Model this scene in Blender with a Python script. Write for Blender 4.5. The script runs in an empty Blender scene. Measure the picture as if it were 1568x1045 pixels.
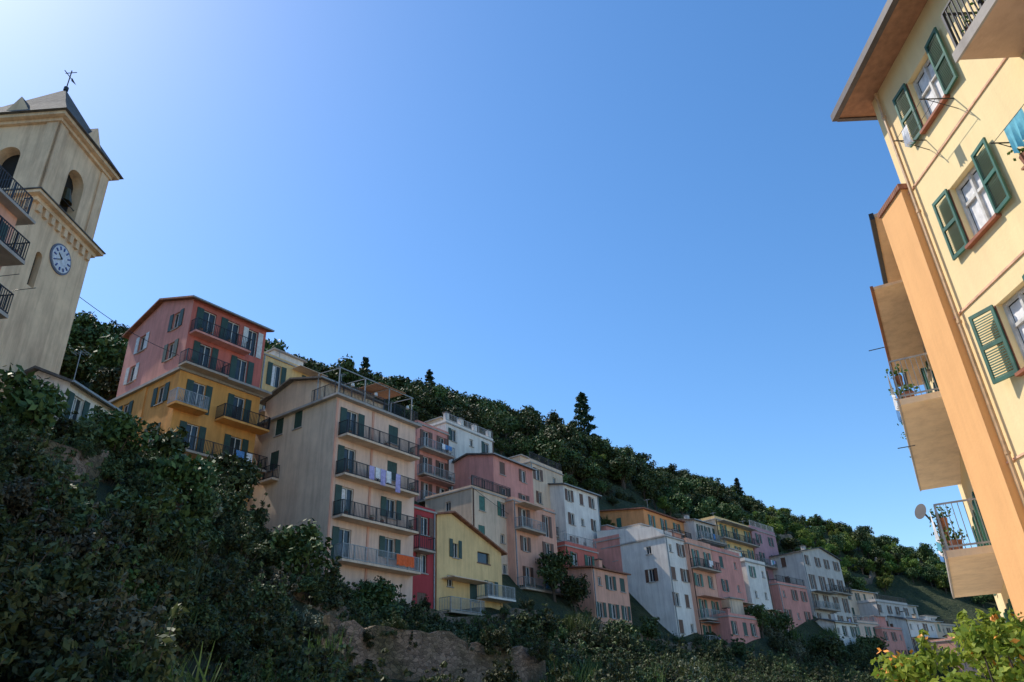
import bpy, math, random
import numpy as np
from mathutils import Matrix, Vector
random.seed(7); rng=np.random.default_rng(7)
SC=bpy.context.scene; COL=SC.collection
SC.view_settings.view_transform='Standard'
# ---------------------------------------------------------------- camera
p=math.radians(27.5); cp,sp=math.cos(p),math.sin(p)
cr,sr=math.cos(math.radians(2.74)),math.sin(math.radians(2.74))
r0=Vector((1,0,0)); u0=Vector((0,-sp,cp)); f0=Vector((0,cp,sp))
R=r0*cr-u0*sr; U=r0*sr+u0*cr
cam=bpy.data.objects.new("camera",bpy.data.cameras.new("camera")); COL.objects.link(cam)
cam.matrix_world=Matrix(((R.x,U.x,-f0.x,0),(R.y,U.y,-f0.y,0),(R.z,U.z,-f0.z,1.6),(0,0,0,1)))
cam.data.lens=26; cam.data.clip_end=6000; cam.data.clip_start=0.05; SC.camera=cam
# ---------------------------------------------------------------- light
SUN_AZ,SUN_EL=-61,51
w=bpy.data.worlds.new("World"); SC.world=w; w.use_nodes=True
nt=w.node_tree; sky=nt.nodes.new('ShaderNodeTexSky'); sky.sky_type='NISHITA'; sky.sun_disc=False
sky.sun_elevation=math.radians(SUN_EL); sky.sun_rotation=math.radians(SUN_AZ)
sky.air_density=1.0; sky.dust_density=0.4; sky.ozone_density=2.2
hs=nt.nodes.new('ShaderNodeHueSaturation'); hs.inputs['Saturation'].default_value=1.25; hs.inputs['Value'].default_value=1.45
nt.links.new(sky.outputs[0],hs.inputs['Color'])
bg=nt.nodes['Background']; nt.links.new(hs.outputs[0],bg.inputs[0]); bg.inputs[1].default_value=0.15
sl=bpy.data.lights.new("sun",'SUN'); sl.energy=5.0; sl.angle=math.radians(0.5); sl.color=(1,0.92,0.80)
so=bpy.data.objects.new("sun",sl); COL.objects.link(so)
az,el=math.radians(SUN_AZ),math.radians(SUN_EL)
sd=Vector((math.sin(az)*math.cos(el),math.cos(az)*math.cos(el),math.sin(el)))
so.rotation_euler=sd.to_track_quat('Z','Y').to_euler(); so.location=(0,0,80)
# ---------------------------------------------------------------- materials
MC={}
def N(nt,t,**k):
    n=nt.nodes.new(t)
    for a,b in k.items():
        if a in n.inputs.keys(): n.inputs[a].default_value=b
        else: setattr(n,a,b)
    return n
def base(name):
    m=bpy.data.materials.new(name); m.use_nodes=True; t=m.node_tree
    return m,t,t.nodes['Principled BSDF']
def ramp(t,fac,stops):
    r=t.nodes.new('ShaderNodeValToRGB'); e=r.color_ramp.elements
    e[0].position,e[0].color=stops[0][0],(*stops[0][1],1)
    e[1].position,e[1].color=stops[1][0],(*stops[1][1],1)
    for pos,c in stops[2:]:
        x=e.new(pos); x.color=(*c,1)
    t.links.new(fac,r.inputs[0]); return r
def plaster(name,c,stain=0.3,bump=0.15):
    if name in MC: return MC[name]
    m,t,b=base(name); c=np.array(c)
    tc=N(t,'ShaderNodeTexCoord')
    n1=N(t,'ShaderNodeTexNoise',Scale=0.45,Detail=6.0,Roughness=0.65); t.links.new(tc.outputs['Object'],n1.inputs['Vector'])
    mp=N(t,'ShaderNodeMapping'); mp.inputs['Scale'].default_value=(1.6,1.6,0.16); t.links.new(tc.outputs['Object'],mp.inputs[0])
    n2=N(t,'ShaderNodeTexNoise',Scale=1.3,Detail=5.0,Roughness=0.7); t.links.new(mp.outputs[0],n2.inputs['Vector'])
    n3=N(t,'ShaderNodeTexNoise',Scale=14.0,Detail=3.0); t.links.new(tc.outputs['Object'],n3.inputs['Vector'])
    r1=ramp(t,n1.outputs[0],[(0.3,tuple(c*(1-stain*0.6))),(0.7,tuple(np.minimum(c*1.08,0.9)))])
    r2=ramp(t,n2.outputs[0],[(0.36,(1-stain*.9,1-stain,1-stain)),(0.56,(1,1,1))])
    mx=N(t,'ShaderNodeMixRGB',blend_type='MULTIPLY'); mx.inputs[0].default_value=0.65
    t.links.new(r1.outputs[0],mx.inputs[1]); t.links.new(r2.outputs[0],mx.inputs[2])
    t.links.new(mx.outputs[0],b.inputs['Base Color']); b.inputs['Roughness'].default_value=0.92
    bp=N(t,'ShaderNodeBump',Strength=bump,Distance=0.05); t.links.new(n3.outputs[0],bp.inputs['Height']); t.links.new(bp.outputs[0],b.inputs['Normal'])
    MC[name]=m; return m
def simple(name,c,rough=0.7,metal=0.0,var=0.2,scale=6):
    if name in MC: return MC[name]
    m,t,b=base(name); c=np.array(c)
    tc=N(t,'ShaderNodeTexCoord'); n=N(t,'ShaderNodeTexNoise',Scale=float(scale),Detail=4.0); t.links.new(tc.outputs['Object'],n.inputs['Vector'])
    r=ramp(t,n.outputs[0],[(0.3,tuple(c*(1-var))),(0.7,tuple(np.minimum(c*(1+var),0.9)))])
    t.links.new(r.outputs[0],b.inputs['Base Color']); b.inputs['Roughness'].default_value=rough; b.inputs['Metallic'].default_value=metal
    MC[name]=m; return m
def leafmat(name,c1,c2,trans=0.25,vlo=.55,vhi=1.45):
    m,t,b=base(name)
    g=N(t,'ShaderNodeNewGeometry'); oi=N(t,'ShaderNodeObjectInfo')
    r=ramp(t,g.outputs['Random Per Island'],[(0.0,c1),(1.0,c2)])
    hsv=N(t,'ShaderNodeHueSaturation'); t.links.new(r.outputs[0],hsv.inputs['Color'])
    mr=N(t,'ShaderNodeMapRange'); mr.inputs['To Min'].default_value=vlo; mr.inputs['To Max'].default_value=vhi; t.links.new(oi.outputs['Random'],mr.inputs[0]); t.links.new(mr.outputs[0],hsv.inputs['Value'])
    mh=N(t,'ShaderNodeMapRange'); mh.inputs['To Min'].default_value=0.46; mh.inputs['To Max'].default_value=0.52; t.links.new(oi.outputs['Random'],mh.inputs[0]); t.links.new(mh.outputs[0],hsv.inputs['Hue'])
    t.links.new(hsv.outputs[0],b.inputs['Base Color']); b.inputs['Roughness'].default_value=0.6; b.inputs['Specular IOR Level'].default_value=0.25
    if trans>0:
        tr=N(t,'ShaderNodeBsdfTranslucent'); t.links.new(hsv.outputs[0],tr.inputs[0])
        ms=N(t,'ShaderNodeMixShader'); ms.inputs[0].default_value=trans
        t.links.new(b.outputs[0],ms.inputs[1]); t.links.new(tr.outputs[0],ms.inputs[2]); t.links.new(ms.outputs[0],t.nodes['Material Output'].inputs[0])
    return m
def stonemat(name,c1,c2,scale):
    m,t,b=base(name); tc=N(t,'ShaderNodeTexCoord')
    nz=N(t,'ShaderNodeTexNoise',Scale=1.7,Detail=3.0); t.links.new(tc.outputs['Object'],nz.inputs['Vector'])
    ad=N(t,'ShaderNodeVectorMath',operation='MULTIPLY_ADD'); ad.inputs[1].default_value=(.5,.5,.5); t.links.new(nz.outputs['Color'],ad.inputs[0]); t.links.new(tc.outputs['Object'],ad.inputs[2])
    mp=N(t,'ShaderNodeMapping'); mp.inputs['Scale'].default_value=(1,1,2.2); t.links.new(ad.outputs[0],mp.inputs[0])
    v=N(t,'ShaderNodeTexVoronoi',Scale=scale); t.links.new(mp.outputs[0],v.inputs['Vector'])
    v2=N(t,'ShaderNodeTexVoronoi',Scale=scale,feature='DISTANCE_TO_EDGE'); t.links.new(mp.outputs[0],v2.inputs['Vector'])
    s=N(t,'ShaderNodeSeparateColor'); t.links.new(v.outputs['Color'],s.inputs[0])
    r=ramp(t,s.outputs[0],[(0,c1),(1,c2)])
    r2=ramp(t,v2.outputs[0],[(0.0,(0.4,0.4,0.4)),(0.07,(1,1,1))])
    n4=N(t,'ShaderNodeTexNoise',Scale=.5,Detail=5.0); t.links.new(tc.outputs['Object'],n4.inputs['Vector']); r4=ramp(t,n4.outputs[0],[(.35,(.45,.5,.35)),(.6,(1,1,1))])
    mx=N(t,'ShaderNodeMixRGB',blend_type='MULTIPLY'); mx.inputs[0].default_value=1
    t.links.new(r.outputs[0],mx.inputs[1]); t.links.new(r2.outputs[0],mx.inputs[2])
    mx2=N(t,'ShaderNodeMixRGB',blend_type='MULTIPLY'); mx2.inputs[0].default_value=1; t.links.new(mx.outputs[0],mx2.inputs[1]); t.links.new(r4.outputs[0],mx2.inputs[2]); t.links.new(mx2.outputs[0],b.inputs['Base Color'])
    bp=N(t,'ShaderNodeBump',Strength=0.6,Distance=0.08); t.links.new(r2.outputs[0],bp.inputs['Height']); t.links.new(bp.outputs[0],b.inputs['Normal'])
    b.inputs['Roughness'].default_value=0.95; return m
def tiles(name,c):
    if name in MC: return MC[name]
    m,t,b=base(name); c=np.array(c); tc=N(t,'ShaderNodeTexCoord')
    wv=N(t,'ShaderNodeTexWave',Scale=4.0,Distortion=1.0); t.links.new(tc.outputs['Object'],wv.inputs['Vector'])
    n=N(t,'ShaderNodeTexNoise',Scale=3.0,Detail=6.0); t.links.new(tc.outputs['Object'],n.inputs['Vector'])
    r=ramp(t,n.outputs[0],[(0.3,tuple(c*0.6)),(0.7,tuple(c*1.3))]); t.links.new(r.outputs[0],b.inputs['Base Color'])
    bp=N(t,'ShaderNodeBump',Strength=0.5,Distance=0.06); t.links.new(wv.outputs[0],bp.inputs['Height']); t.links.new(bp.outputs[0],b.inputs['Normal'])
    b.inputs['Roughness'].default_value=0.9; MC[name]=m; return m
GLASS=simple('window_glass',(0.035,0.045,0.05),0.08,0,0.3,2)
DARK=simple('dark_interior',(0.015,0.014,0.013),0.9)
FRAME=simple('white_frame',(0.6,0.58,0.54),0.5)
GREEN=simple('green_shutter',(0.03,0.12,0.08),0.5,0,0.3,3)
GREEN2=simple('dark_green_shutter',(0.025,0.06,0.045),0.6)
BROWN=simple('brown_shutter',(0.13,0.06,0.035),0.6)
IRON=simple('wrought_iron',(0.03,0.03,0.032),0.5,0.3)
GREYIRON=simple('grey_iron',(0.3,0.31,0.31),0.5,0.3)
SLAB=plaster('balcony_concrete',(0.47,0.38,0.3),0.3)
SLATE=tiles('slate_roof',(0.12,0.11,0.1))
TERRA=tiles('terracotta_roof',(0.3,0.13,0.08))
WOOD=simple('eave_wood',(0.34,0.17,0.09),0.8)
CONC=plaster('concrete_trim',(0.42,0.38,0.34),0.3)
CL={'w':simple('white_cloth',(0.75,0.74,0.74),0.9),'b':simple('blue_cloth',(0.1,0.25,0.5),0.9),'l':simple('lilac_cloth',(0.45,0.4,0.65),0.9),
 'o':simple('orange_cloth',(0.85,0.13,0.03),0.9),'c':simple('cyan_cloth',(0.12,0.4,0.5),0.9)}
# ---------------------------------------------------------------- mesh builder
class MB:
    def __init__(s): s.v=[]; s.f=[]
    def quad(s,*pts):
        i=len(s.v); s.v+= [tuple(q) for q in pts]; s.f.append(tuple(range(i,i+len(pts))))
    def box(s,x0,x1,y0,y1,z0,z1):
        i=len(s.v)
        s.v+=[(x0,y0,z0),(x1,y0,z0),(x1,y1,z0),(x0,y1,z0),(x0,y0,z1),(x1,y0,z1),(x1,y1,z1),(x0,y1,z1)]
        s.f+=[(i,i+3,i+2,i+1),(i+4,i+5,i+6,i+7),(i,i+1,i+5,i+4),(i+1,i+2,i+6,i+5),(i+2,i+3,i+7,i+6),(i+3,i,i+4,i+7)]
    def slab(s,pts,th):
        n=len(pts); i=len(s.v)
        s.v+=[tuple(q) for q in pts]+[(q[0],q[1],q[2]-th) for q in pts]
        s.f.append(tuple(range(i,i+n))); s.f.append(tuple(range(i+2*n-1,i+n-1,-1)))
        for k in range(n): s.f.append((i+k,i+n+k,i+n+(k+1)%n,i+(k+1)%n))
    def tube(s,a,b,ra,rb=None,n=6):
        rb=ra if rb is None else rb; a=Vector(a); b=Vector(b); d=(b-a)
        if d.length<1e-5: return
        d.normalize(); q=d.orthogonal().normalized(); r=d.cross(q); i=len(s.v)
        for c,rr in ((a,ra),(b,rb)):
            for k in range(n):
                t=2*math.pi*k/n; s.v.append(tuple(c+(q*math.cos(t)+r*math.sin(t))*rr))
        for k in range(n): s.f.append((i+k,i+(k+1)%n,i+n+(k+1)%n,i+n+k))
        s.f.append(tuple(range(i,i+n))); s.f.append(tuple(range(i+n,i+2*n)))
    def obj(s,name,mat,parent=None):
        me=bpy.data.meshes.new(name); me.from_pydata(s.v,[],s.f); me.materials.append(mat); me.update()
        o=bpy.data.objects.new(name,me); COL.objects.link(o)
        if parent: o.parent=parent
        return o
def empty(name,loc=(0,0,0),rz=0):
    e=bpy.data.objects.new(name,None); e.location=loc; e.rotation_euler=(0,0,rz); COL.objects.link(e); return e
class House:
    def __init__(s,name,F,axis,w,d):
        s.e=empty(name,(F[0],F[1],0),math.radians(90-axis)); s.w=w; s.d=d; s.parts={}; s.F=F; s.axis=axis
    def mb(s,part,mat):
        k=(part,mat.name)
        if k not in s.parts: s.parts[k]=(MB(),mat)
        return s.parts[k][0]
    def T(s,face,u,o,z):
        if face=='f': return (u,-o,z)
        if face=='s': return (-o,u,z)
        if face=='r': return (s.w+o,u,z)
        return (u,s.d+o,z)
    def fbox(s,mb,face,u0,u1,o0,o1,z0,z1):
        a=s.T(face,u0,o0,z0); b=s.T(face,u1,o1,z1)
        mb.box(min(a[0],b[0]),max(a[0],b[0]),min(a[1],b[1]),max(a[1],b[1]),z0,z1)
    def wall(s,face,u0,u1,z0,z1,ops,mat,glass=None,depth=0.2,off=0.0):
        m=s.mb('walls',mat); T=lambda u,o,z:s.T(face,u,o+off,z)
        us=sorted({u0,u1,*[o[0] for o in ops],*[o[1] for o in ops]}); zs=sorted({z0,z1,*[o[2] for o in ops],*[o[3] for o in ops]})
        us=[u for u in us if u0<=u<=u1]; zs=[z for z in zs if z0<=z<=z1]
        for i in range(len(us)-1):
            for j in range(len(zs)-1):
                uc,zc=(us[i]+us[i+1])/2,(zs[j]+zs[j+1])/2
                if any(o[0]<uc<o[1] and o[2]<zc<o[3] for o in ops): continue
                m.quad(T(us[i],0,zs[j]),T(us[i+1],0,zs[j]),T(us[i+1],0,zs[j+1]),T(us[i],0,zs[j+1]))
        for o in ops:
            a,b,c,d=o[:4]; arch=len(o)>4 and o[4]=='arch'
            zt=d
            if arch:
                r=(b-a)/2; cz=d-r; zt=cz; um=(a+b)/2; prev=None
                for k in range(13):
                    t=math.pi*k/12; q=(um-r*math.cos(t),cz+r*math.sin(t))
                    if prev:
                        m.quad(T(prev[0],0,prev[1]),T(q[0],0,q[1]),T(q[0],0,d),T(prev[0],0,d))
                        m.quad(T(prev[0],0,prev[1]),T(q[0],0,q[1]),T(q[0],-depth,q[1]),T(prev[0],-depth,prev[1]))
                    prev=q
            else: m.quad(T(a,0,d),T(b,0,d),T(b,-depth,d),T(a,-depth,d))
            m.quad(T(a,0,c),T(b,0,c),T(b,-depth,c),T(a,-depth,c))
            m.quad(T(a,0,c),T(a,0,zt),T(a,-depth,zt),T(a,-depth,c)); m.quad(T(b,0,c),T(b,0,zt),T(b,-depth,zt),T(b,-depth,c))
            g=s.mb('glass',glass or GLASS); g.quad(T(a,-depth+.01,c),T(b,-depth+.01,c),T(b,-depth+.01,d),T(a,-depth+.01,d))
    def opening(s,face,u,zf,kind,wd=1.0,shm=GREEN2,curtain=False):
        if kind in 'dD': a,b=zf+0.02,zf+2.25
        elif kind=='n': a,b=zf+1.1,zf+2.0; wd=0.7
        else: a,b=zf+0.85,zf+2.3
        u0,u1=u-wd/2,u+wd/2
        fr=s.mb('window_frames',FRAME)
        if kind not in 'cC':
            for q in (u0,u-0.03,u1-0.06): s.fbox(fr,face,q,q+0.06,-0.17,-0.12,a+.005,b-.005)
            for q in (a+.01,b-0.07): s.fbox(fr,face,u0+.065,u-.035,-0.165,-0.125,q,q+0.06); s.fbox(fr,face,u+.035,u1-.065,-0.165,-0.125,q,q+0.06)
            if curtain:
                c=s.mb('curtains',CL['w']); s.fbox(c,face,u0+.08,u-.05,-0.185,-0.18,a+.1,b-.1)
        sh=s.mb('shutters',shm)
        if kind in 'wd':
            for q0,q1 in ((u0-wd/2-0.02,u0-0.02),(u1+0.02,u1+wd/2+0.02)):
                s.fbox(sh,face,q0,q1,0.03,0.075,a,b)
        elif kind in 'cC':
            s.fbox(sh,face,u0+.01,u-.006,-0.1,-0.03,a,b); s.fbox(sh,face,u+.006,u1-.01,-0.1,-0.03,a,b)
        elif kind in 'hD':
            s.fbox(sh,face,u0-wd/2-.02,u0-.02,0.03,0.075,a,b)
        if kind not in 'dD': s.fbox(s.mb('sills',CONC),face,u0-.08,u1+.08,0.003,0.1,a-.08,a-.003)
        return (u0,u1,a,b)
    def balcony(s,face,u0,u1,zf,proj=1.0,mat=SLAB,rm=IRON,sp=0.14,t=0.022,h=1.0,th=0.16):
        s.fbox(s.mb('balcony_slabs',mat),face,u0,u1,0.002,proj,zf-th,zf)
        s.rail(face,u0+.03,u1-.03,proj-.05,zf,rm,sp,t,h)
    def rail(s,face,u0,u1,o,z,rm=IRON,sp=0.14,t=0.022,h=1.0,sides=True,o0=0.0):
        m=s.mb('railings',rm); n=max(2,int((u1-u0)/sp))
        for zz in (z+.08,z+h): s.fbox(m,face,u0,u1,o-t,o+t,zz-.02,zz+.02)
        for k in range(n+1):
            u=u0+(u1-u0)*k/n; q=t*(1.6 if k%8==0 else .6); s.fbox(m,face,u-q,u+q,o-q,o+q,z,z+h-.02)
        if sides:
            for uu in (u0,u1):
                for zz in (z+.08,z+h): s.fbox(m,face,uu-t,uu+t,o0,o-t,zz-.02,zz+.02)
                nn=max(2,int((o-o0)/sp))
                for k in range(nn):
                    oo=o0+(o-o0)*k/nn; s.fbox(m,face,uu-t*.6,uu+t*.6,oo,oo+t*1.2,z,z+h-.02)
    def cloth(s,face,u0,u1,o,zt,zb,key):
        m=s.mb('laundry',CL[key]); n=10; ph=random.random()*6
        g=[[s.T(face,u0+(u1-u0)*i/n,o+0.05*math.sin(i*1.9+ph)*(j/3),zt+(zb-zt)*j/3+0.03*math.sin(i*2+ph)*(j/3)) for i in range(n+1)] for j in range(4)]
        for j in range(3):
            for i in range(n): m.quad(g[j][i],g[j][i+1],g[j+1][i+1],g[j+1][i])
    def plain(s,z0,z1,mat,faces='rb'):
        for f in faces: s.wall(f,0,s.d if f in 'rs' else s.w,z0,z1,[],mat)
    def pot(s,face,u,o,z,r=.16):
        s.mb('plant_pots',TERRA).tube(s.T(face,u,o,z),s.T(face,u,o,z+.25),r*.7,r,8)
        lv=s.mb('potted_plants',POTLEAF)
        for k in range(60):
            d=Vector((random.gauss(0,1),random.gauss(0,1),abs(random.gauss(0,1)))).normalized()*random.uniform(.05,.32)
            c=Vector(s.T(face,u,o,z+.28))+d; a=Vector((random.gauss(0,1),random.gauss(0,1),random.gauss(0,1))).normalized()*.05; b=a.orthogonal().normalized()*.03
            lv.quad(c-a,c+b,c+a,c-b)
    def roof(s,kind,z,rh,mat,wallmat,ov=0.4,th=0.14,x0=0,x1=None,y0=0,y1=None,under=None):
        x1=s.w if x1 is None else x1; y1=s.d if y1 is None else y1
        m=s.mb('roof',mat); W=s.mb('walls',wallmat); xm,ym=(x0+x1)/2,(y0+y1)/2
        if kind=='gx':
            k=rh/(ym-y0); e=z-ov*k
            m.slab([(x0-ov,y0-ov,e+th),(x1+ov,y0-ov,e+th),(x1+ov,ym,z+rh+th),(x0-ov,ym,z+rh+th)],th)
            m.slab([(x0-ov,ym+.001,z+rh+th),(x1+ov,ym+.001,z+rh+th),(x1+ov,y1+ov,e+th),(x0-ov,y1+ov,e+th)],th)
            for x in (x0,x1): W.quad((x,y0,z),(x,y1,z),(x,ym,z+rh-.01))
            g=s.mb('gutters',GREYIRON); g.box(x0-ov,x1+ov,y0-ov-.12,y0-ov-.005,e+.02,e+.13)
        elif kind=='gy':
            k=rh/(xm-x0); e=z-ov*k
            m.slab([(x0-ov,y0-ov,e+th),(xm,y0-ov,z+rh+th),(xm,y1+ov,z+rh+th),(x0-ov,y1+ov,e+th)],th)
            m.slab([(xm+.001,y0-ov,z+rh+th),(x1+ov,y0-ov,e+th),(x1+ov,y1+ov,e+th),(xm+.001,y1+ov,z+rh+th)],th)
            for y in (y0,y1): W.quad((x0,y,z),(x1,y,z),(xm,y,z+rh-.01))
        elif kind=='flat':
            m.box(x0-ov,x1+ov,y0-ov,y1+ov,z,z+th)
            if rh>0:
                W.box(x0,x1,y0,y0+.2,z+th+.002,z+th+rh); W.box(x0,x0+.2,y0+.202,y1,z+th+.002,z+th+rh); W.box(x1-.2,x1,y0+.202,y1,z+th+.002,z+th+rh)
        elif kind=='shx':
            m.slab([(x0-ov,y0-ov,z+th),(x1+ov,y0-ov,z+th),(x1+ov,y1+ov,z+rh+th),(x0-ov,y1+ov,z+rh+th)],th)
            for x in (x0,x1): W.quad((x,y0,z),(x,y1,z),(x,y1,z+rh-.01))
            W.quad((x0,y1,z),(x1,y1,z),(x1,y1,z+rh-.01),(x0,y1,z+rh-.01))
    def finish(s):
        for (part,_),(m,mat) in s.parts.items(): m.obj(part,mat,s.e)
HOUSES=[]
POTLEAF=leafmat('pot_leaf',(.03,.07,.015),(.1,.16,.04),.3)
def P_(n,c): return plaster(n,c)
PINK=P_('pink_plaster',(.72,.31,.25)); SALMON=P_('salmon_plaster',(.77,.4,.28)); REDP=P_('red_plaster',(.58,.16,.12)); WINE=P_('wine_plaster',(.45,.055,.06))
OCHRE=P_('ochre_plaster',(.78,.37,.1)); CREAM=P_('cream_plaster',(.75,.56,.4)); WHITE=P_('white_plaster',(.83,.76,.68)); YELL=P_('yellow_plaster',(.85,.57,.26))
ORNG=P_('orange_plaster',(.78,.34,.13)); MAUVE=P_('mauve_plaster',(.52,.28,.3)); GREYP=P_('grey_plaster',(.64,.57,.51)); PEACH=P_('peach_plaster',(.85,.58,.44))
def auto(name,F,axis,w,d,z0,z1,mat,roof=('flat',.5),cols=2,scols=1,balc=0.4,rm=SLATE,sidemat=None,shm=None,floors=None,seed=0,base_ext=4):
    r=random.Random(name+str(seed)); H=House(name,F,axis,w,d); HOUSES.append(H); H.z1=z1
    fl=floors or [z1-2.75-2.9*k for k in range(int((z1-z0)/2.9)+1)]
    shm=shm or r.choice([GREEN2,GREEN2,GREEN,BROWN]); of=[];os_=[]
    for zf in fl:
        if zf<z0-2.5: continue
        hasb=r.random()<balc
        for c in range(cols):
            u=w*(c+.5)/cols+r.uniform(-.25,.25); k='d' if hasb else r.choice('wwwchn')
            of.append(H.opening('f',u,zf,k,r.choice([.85,.95,1.0]),shm,r.random()<.4))
        if hasb:
            a,b=(0.1,w-.1) if r.random()<.6 else ((0.1,w*.55) if r.random()<.5 else (w*.45,w-.1))
            H.balcony('f',a,b,zf,1.0,SLAB,r.choice([IRON,GREYIRON]),.2,.025)
            for q in range(r.randint(0,4)): H.pot('f',r.uniform(a+.3,b-.3),.8,zf+.01,.14)
            if r.random()<.3: H.fbox(H.mb('sun_awning',r.choice([CREAM,SALMON,CONC])),'f',a+.2,b-.2,.01,1.2,zf+2.45,zf+2.5)
            if r.random()<.5:
                u=r.uniform(a,b-1.6)
                for q in range(r.randint(1,3)): H.cloth('f',u+q*.55,u+q*.55+.5,1.05,zf+.98,zf+.98-r.uniform(.4,.8),r.choice('wwwlbc'))
        for c in range(scols):
            if r.random()<.75:
                u=d*(c+.5)/scols; os_.append(H.opening('s',u,zf,r.choice('wcn'),.8,shm))
    H.wall('f',0,w,z0-base_ext,z1,of,mat); H.wall('s',0,d,z0-base_ext,z1,os_,sidemat or mat); H.plain(z0-base_ext,z1,mat)
    if roof[0]=='flat':
        H.roof('flat',z1,roof[1],CONC,mat,.12)
        if r.random()<.6: H.rail('f',.1,w-.1,-.05,z1+roof[1]+.14,r.choice([IRON,GREYIRON]),.25,.025,.9,sides=False)
        if r.random()<.4:
            q=H.mb('roof_room',r.choice([WHITE,CREAM,mat])); a=w*r.uniform(.35,.5); q.box(a,w*.95,d*.45,d*.95,z1+.142,z1+2.5); H.mb('roof_room_slab',CONC).box(a-.2,w*.95+.2,d*.45-.3,d,z1+2.502,z1+2.62)
    else: H.roof(roof[0],z1,roof[1],rm,sidemat or mat,.35)
    if r.random()<.7:
        x=r.uniform(.3,.6)*w; y=d*r.uniform(.3,.5); c=H.mb('chimney',mat); zz=z1+roof[1]
        c.box(x,x+.6,y,y+.6,z1,zz+.9); H.mb('chimney_cap',SLATE).box(x-.1,x+.7,y-.1,y+.7,zz+.95,zz+1.03)
        for q in (0,.5): c.box(x+q,x+q+.1,y,y+.1,zz+.9,zz+.95); c.box(x+q,x+q+.1,y+.5,y+.6,zz+.9,zz+.95)
    if r.random()<.8:
        u=r.choice([.15,w-.2]); H.fbox(H.mb('drainpipe',r.choice([GREYIRON,BROWN])),'f',u,u+.09,.02,.11,z0-base_ext,z1-.05)
    if r.random()<.5:
        t=H.mb('tv_aerial',GREYIRON); x=w*.5;y=d*.4; zz=z1+roof[1]; t.tube((x,y,zz-.3),(x,y,zz+2.2),.025)
        for q in range(5): t.tube((x-.35+q*.02,y-.4+q*.2,zz+2.1),(x+.35-q*.02,y-.4+q*.2,zz+2.1),.012,n=4)
        t.tube((x,y-.45,zz+2.1),(x,y+.45,zz+2.1),.015,n=4)
    return H
# ================================================================ red + ochre house
H=House("red_and_ochre_house",(-23.9,47.7),35,6.6,9); HOUSES.append(H)
ops=[H.opening('s',2.0,28.6,'w',.9,GREEN2),H.opening('s',2.0,26.0,'w',.9,GREEN2),H.opening('s',6.6,28.2,'w',.9,FRAME),H.opening('s',7.2,25.7,'w',.9,FRAME)]
H.wall('s',0,9,25.6,31.3,ops,PINK)
ops=[H.opening('f',1.5,28.55,'D',1.1),H.opening('f',3.6,28.55,'D',1.1),H.opening('f',5.4,28.55,'d',.9,FRAME),H.opening('f',1.6,25.75,'d',1.0),H.opening('f',4.8,25.75,'d',1.0)]
H.wall('f',0,6.6,25.6,31.3,ops,REDP); H.plain(25.6,31.3,PINK)
H.balcony('f',0.1,4.9,28.5,.8,PINK,IRON,.14); H.balcony('f',-.3,3.2,25.7,1.0,SLAB,IRON,.12); H.fbox(H.mb('trim',CONC),'f',3.2,7.2,.002,.9,25.5,25.68)
H.roof('gx',31.3,1.5,TERRA,PINK,.4)
H.mb('trim',CONC).box(-.25,7.0,-.2,11.7,25.35,25.58)
ops=[H.opening('s',2.2,22.5,'w',1.0),H.opening('s',7.0,22.4,'w',1.0),H.opening('s',2.4,19.4,'w',1.0),H.opening('s',7.2,19.4,'w',1.0),H.opening('s',2.4,16.4,'w',1.0)]
H.wall('s',0,11.5,12,25.35,ops,OCHRE)
ops=[H.opening('f',1.6,22.6,'d',1.0),H.opening('f',5.0,22.6,'d',1.0),H.opening('f',1.6,19.4,'d',1.0),H.opening('f',5.2,19.4,'d',1.0),H.opening('f',3,16.3,'w',1.0)]
H.wall('f',0,6.8,12,25.35,ops,OCHRE); H.wall('r',0,11.5,12,25.35,[],OCHRE); H.wall('b',0,6.8,12,25.35,[],OCHRE,off=2.5)
H.fbox(H.mb('trim2',OCHRE),'s',-.06,.5,.003,.09,12,25.3); H.fbox(H.mb('trim2',OCHRE),'s',4.3,4.8,.003,.09,12,25.3)
H.balcony('f',-.6,1.9,22.5,1.1,OCHRE,GREYIRON,.11); H.balcony('f',3.2,7.2,22.5,1.1,OCHRE,IRON,.12); H.balcony('f',-.2,7.3,19.3,1.2,SLAB,IRON,.12)
H.cloth('f',4.5,5.2,1.22,20.2,19.6,'b'); H.cloth('f',5.4,5.9,1.22,20.2,19.5,'w')
for u,z in ((.6,28.52),(1.4,28.52),(3,28.52),(.3,25.72),(2.6,25.72),(0,22.52),(1.2,22.52),(4,22.52),(6.5,22.52),(1,19.32),(3,19.32),(6,19.32)): H.pot('f',u,.6,z)
H.finish()
# ================================================================ big cream house
H=House("cream_balcony_house",(-13.0,49.6),35,8.4,9.5); HOUSES.append(H); fl=[20.6,17.7,14.8,11.9]
ops=[];
for zf in fl:
    ops+=[H.opening('f',1.6,zf,'D' if zf<20 else 'd',1.15,GREEN2,zf==14.8),H.opening('f',5.9,zf,'C' if zf>16 else 'w',1.05,GREEN2)]
H.wall('f',0,8.4,5,23.5,ops,PEACH)
ops=[H.opening('s',6.6,18.6,'c',1.0),H.opening('s',4.2,21.3,'c',.9),H.opening('s',6.4,21.3,'c',.9)]
H.wall('s',0,9.5,5,23.5,ops,CREAM); H.plain(5,23.5,CREAM)
for zf in fl[:3]: H.balcony('f',.35,7.9,zf,1.0,CREAM,IRON,.13)
H.balcony('f',0.6,8.2,11.9,1.0,CREAM,GREYIRON,.13); H.balcony('s',5.8,7.6,18.6,.6,CREAM,IRON,.13)
for q in (0.02,3.6): H.fbox(H.mb('pilasters',SALMON),'f',q,q+.18,.004,.06,6,23.4)
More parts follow.
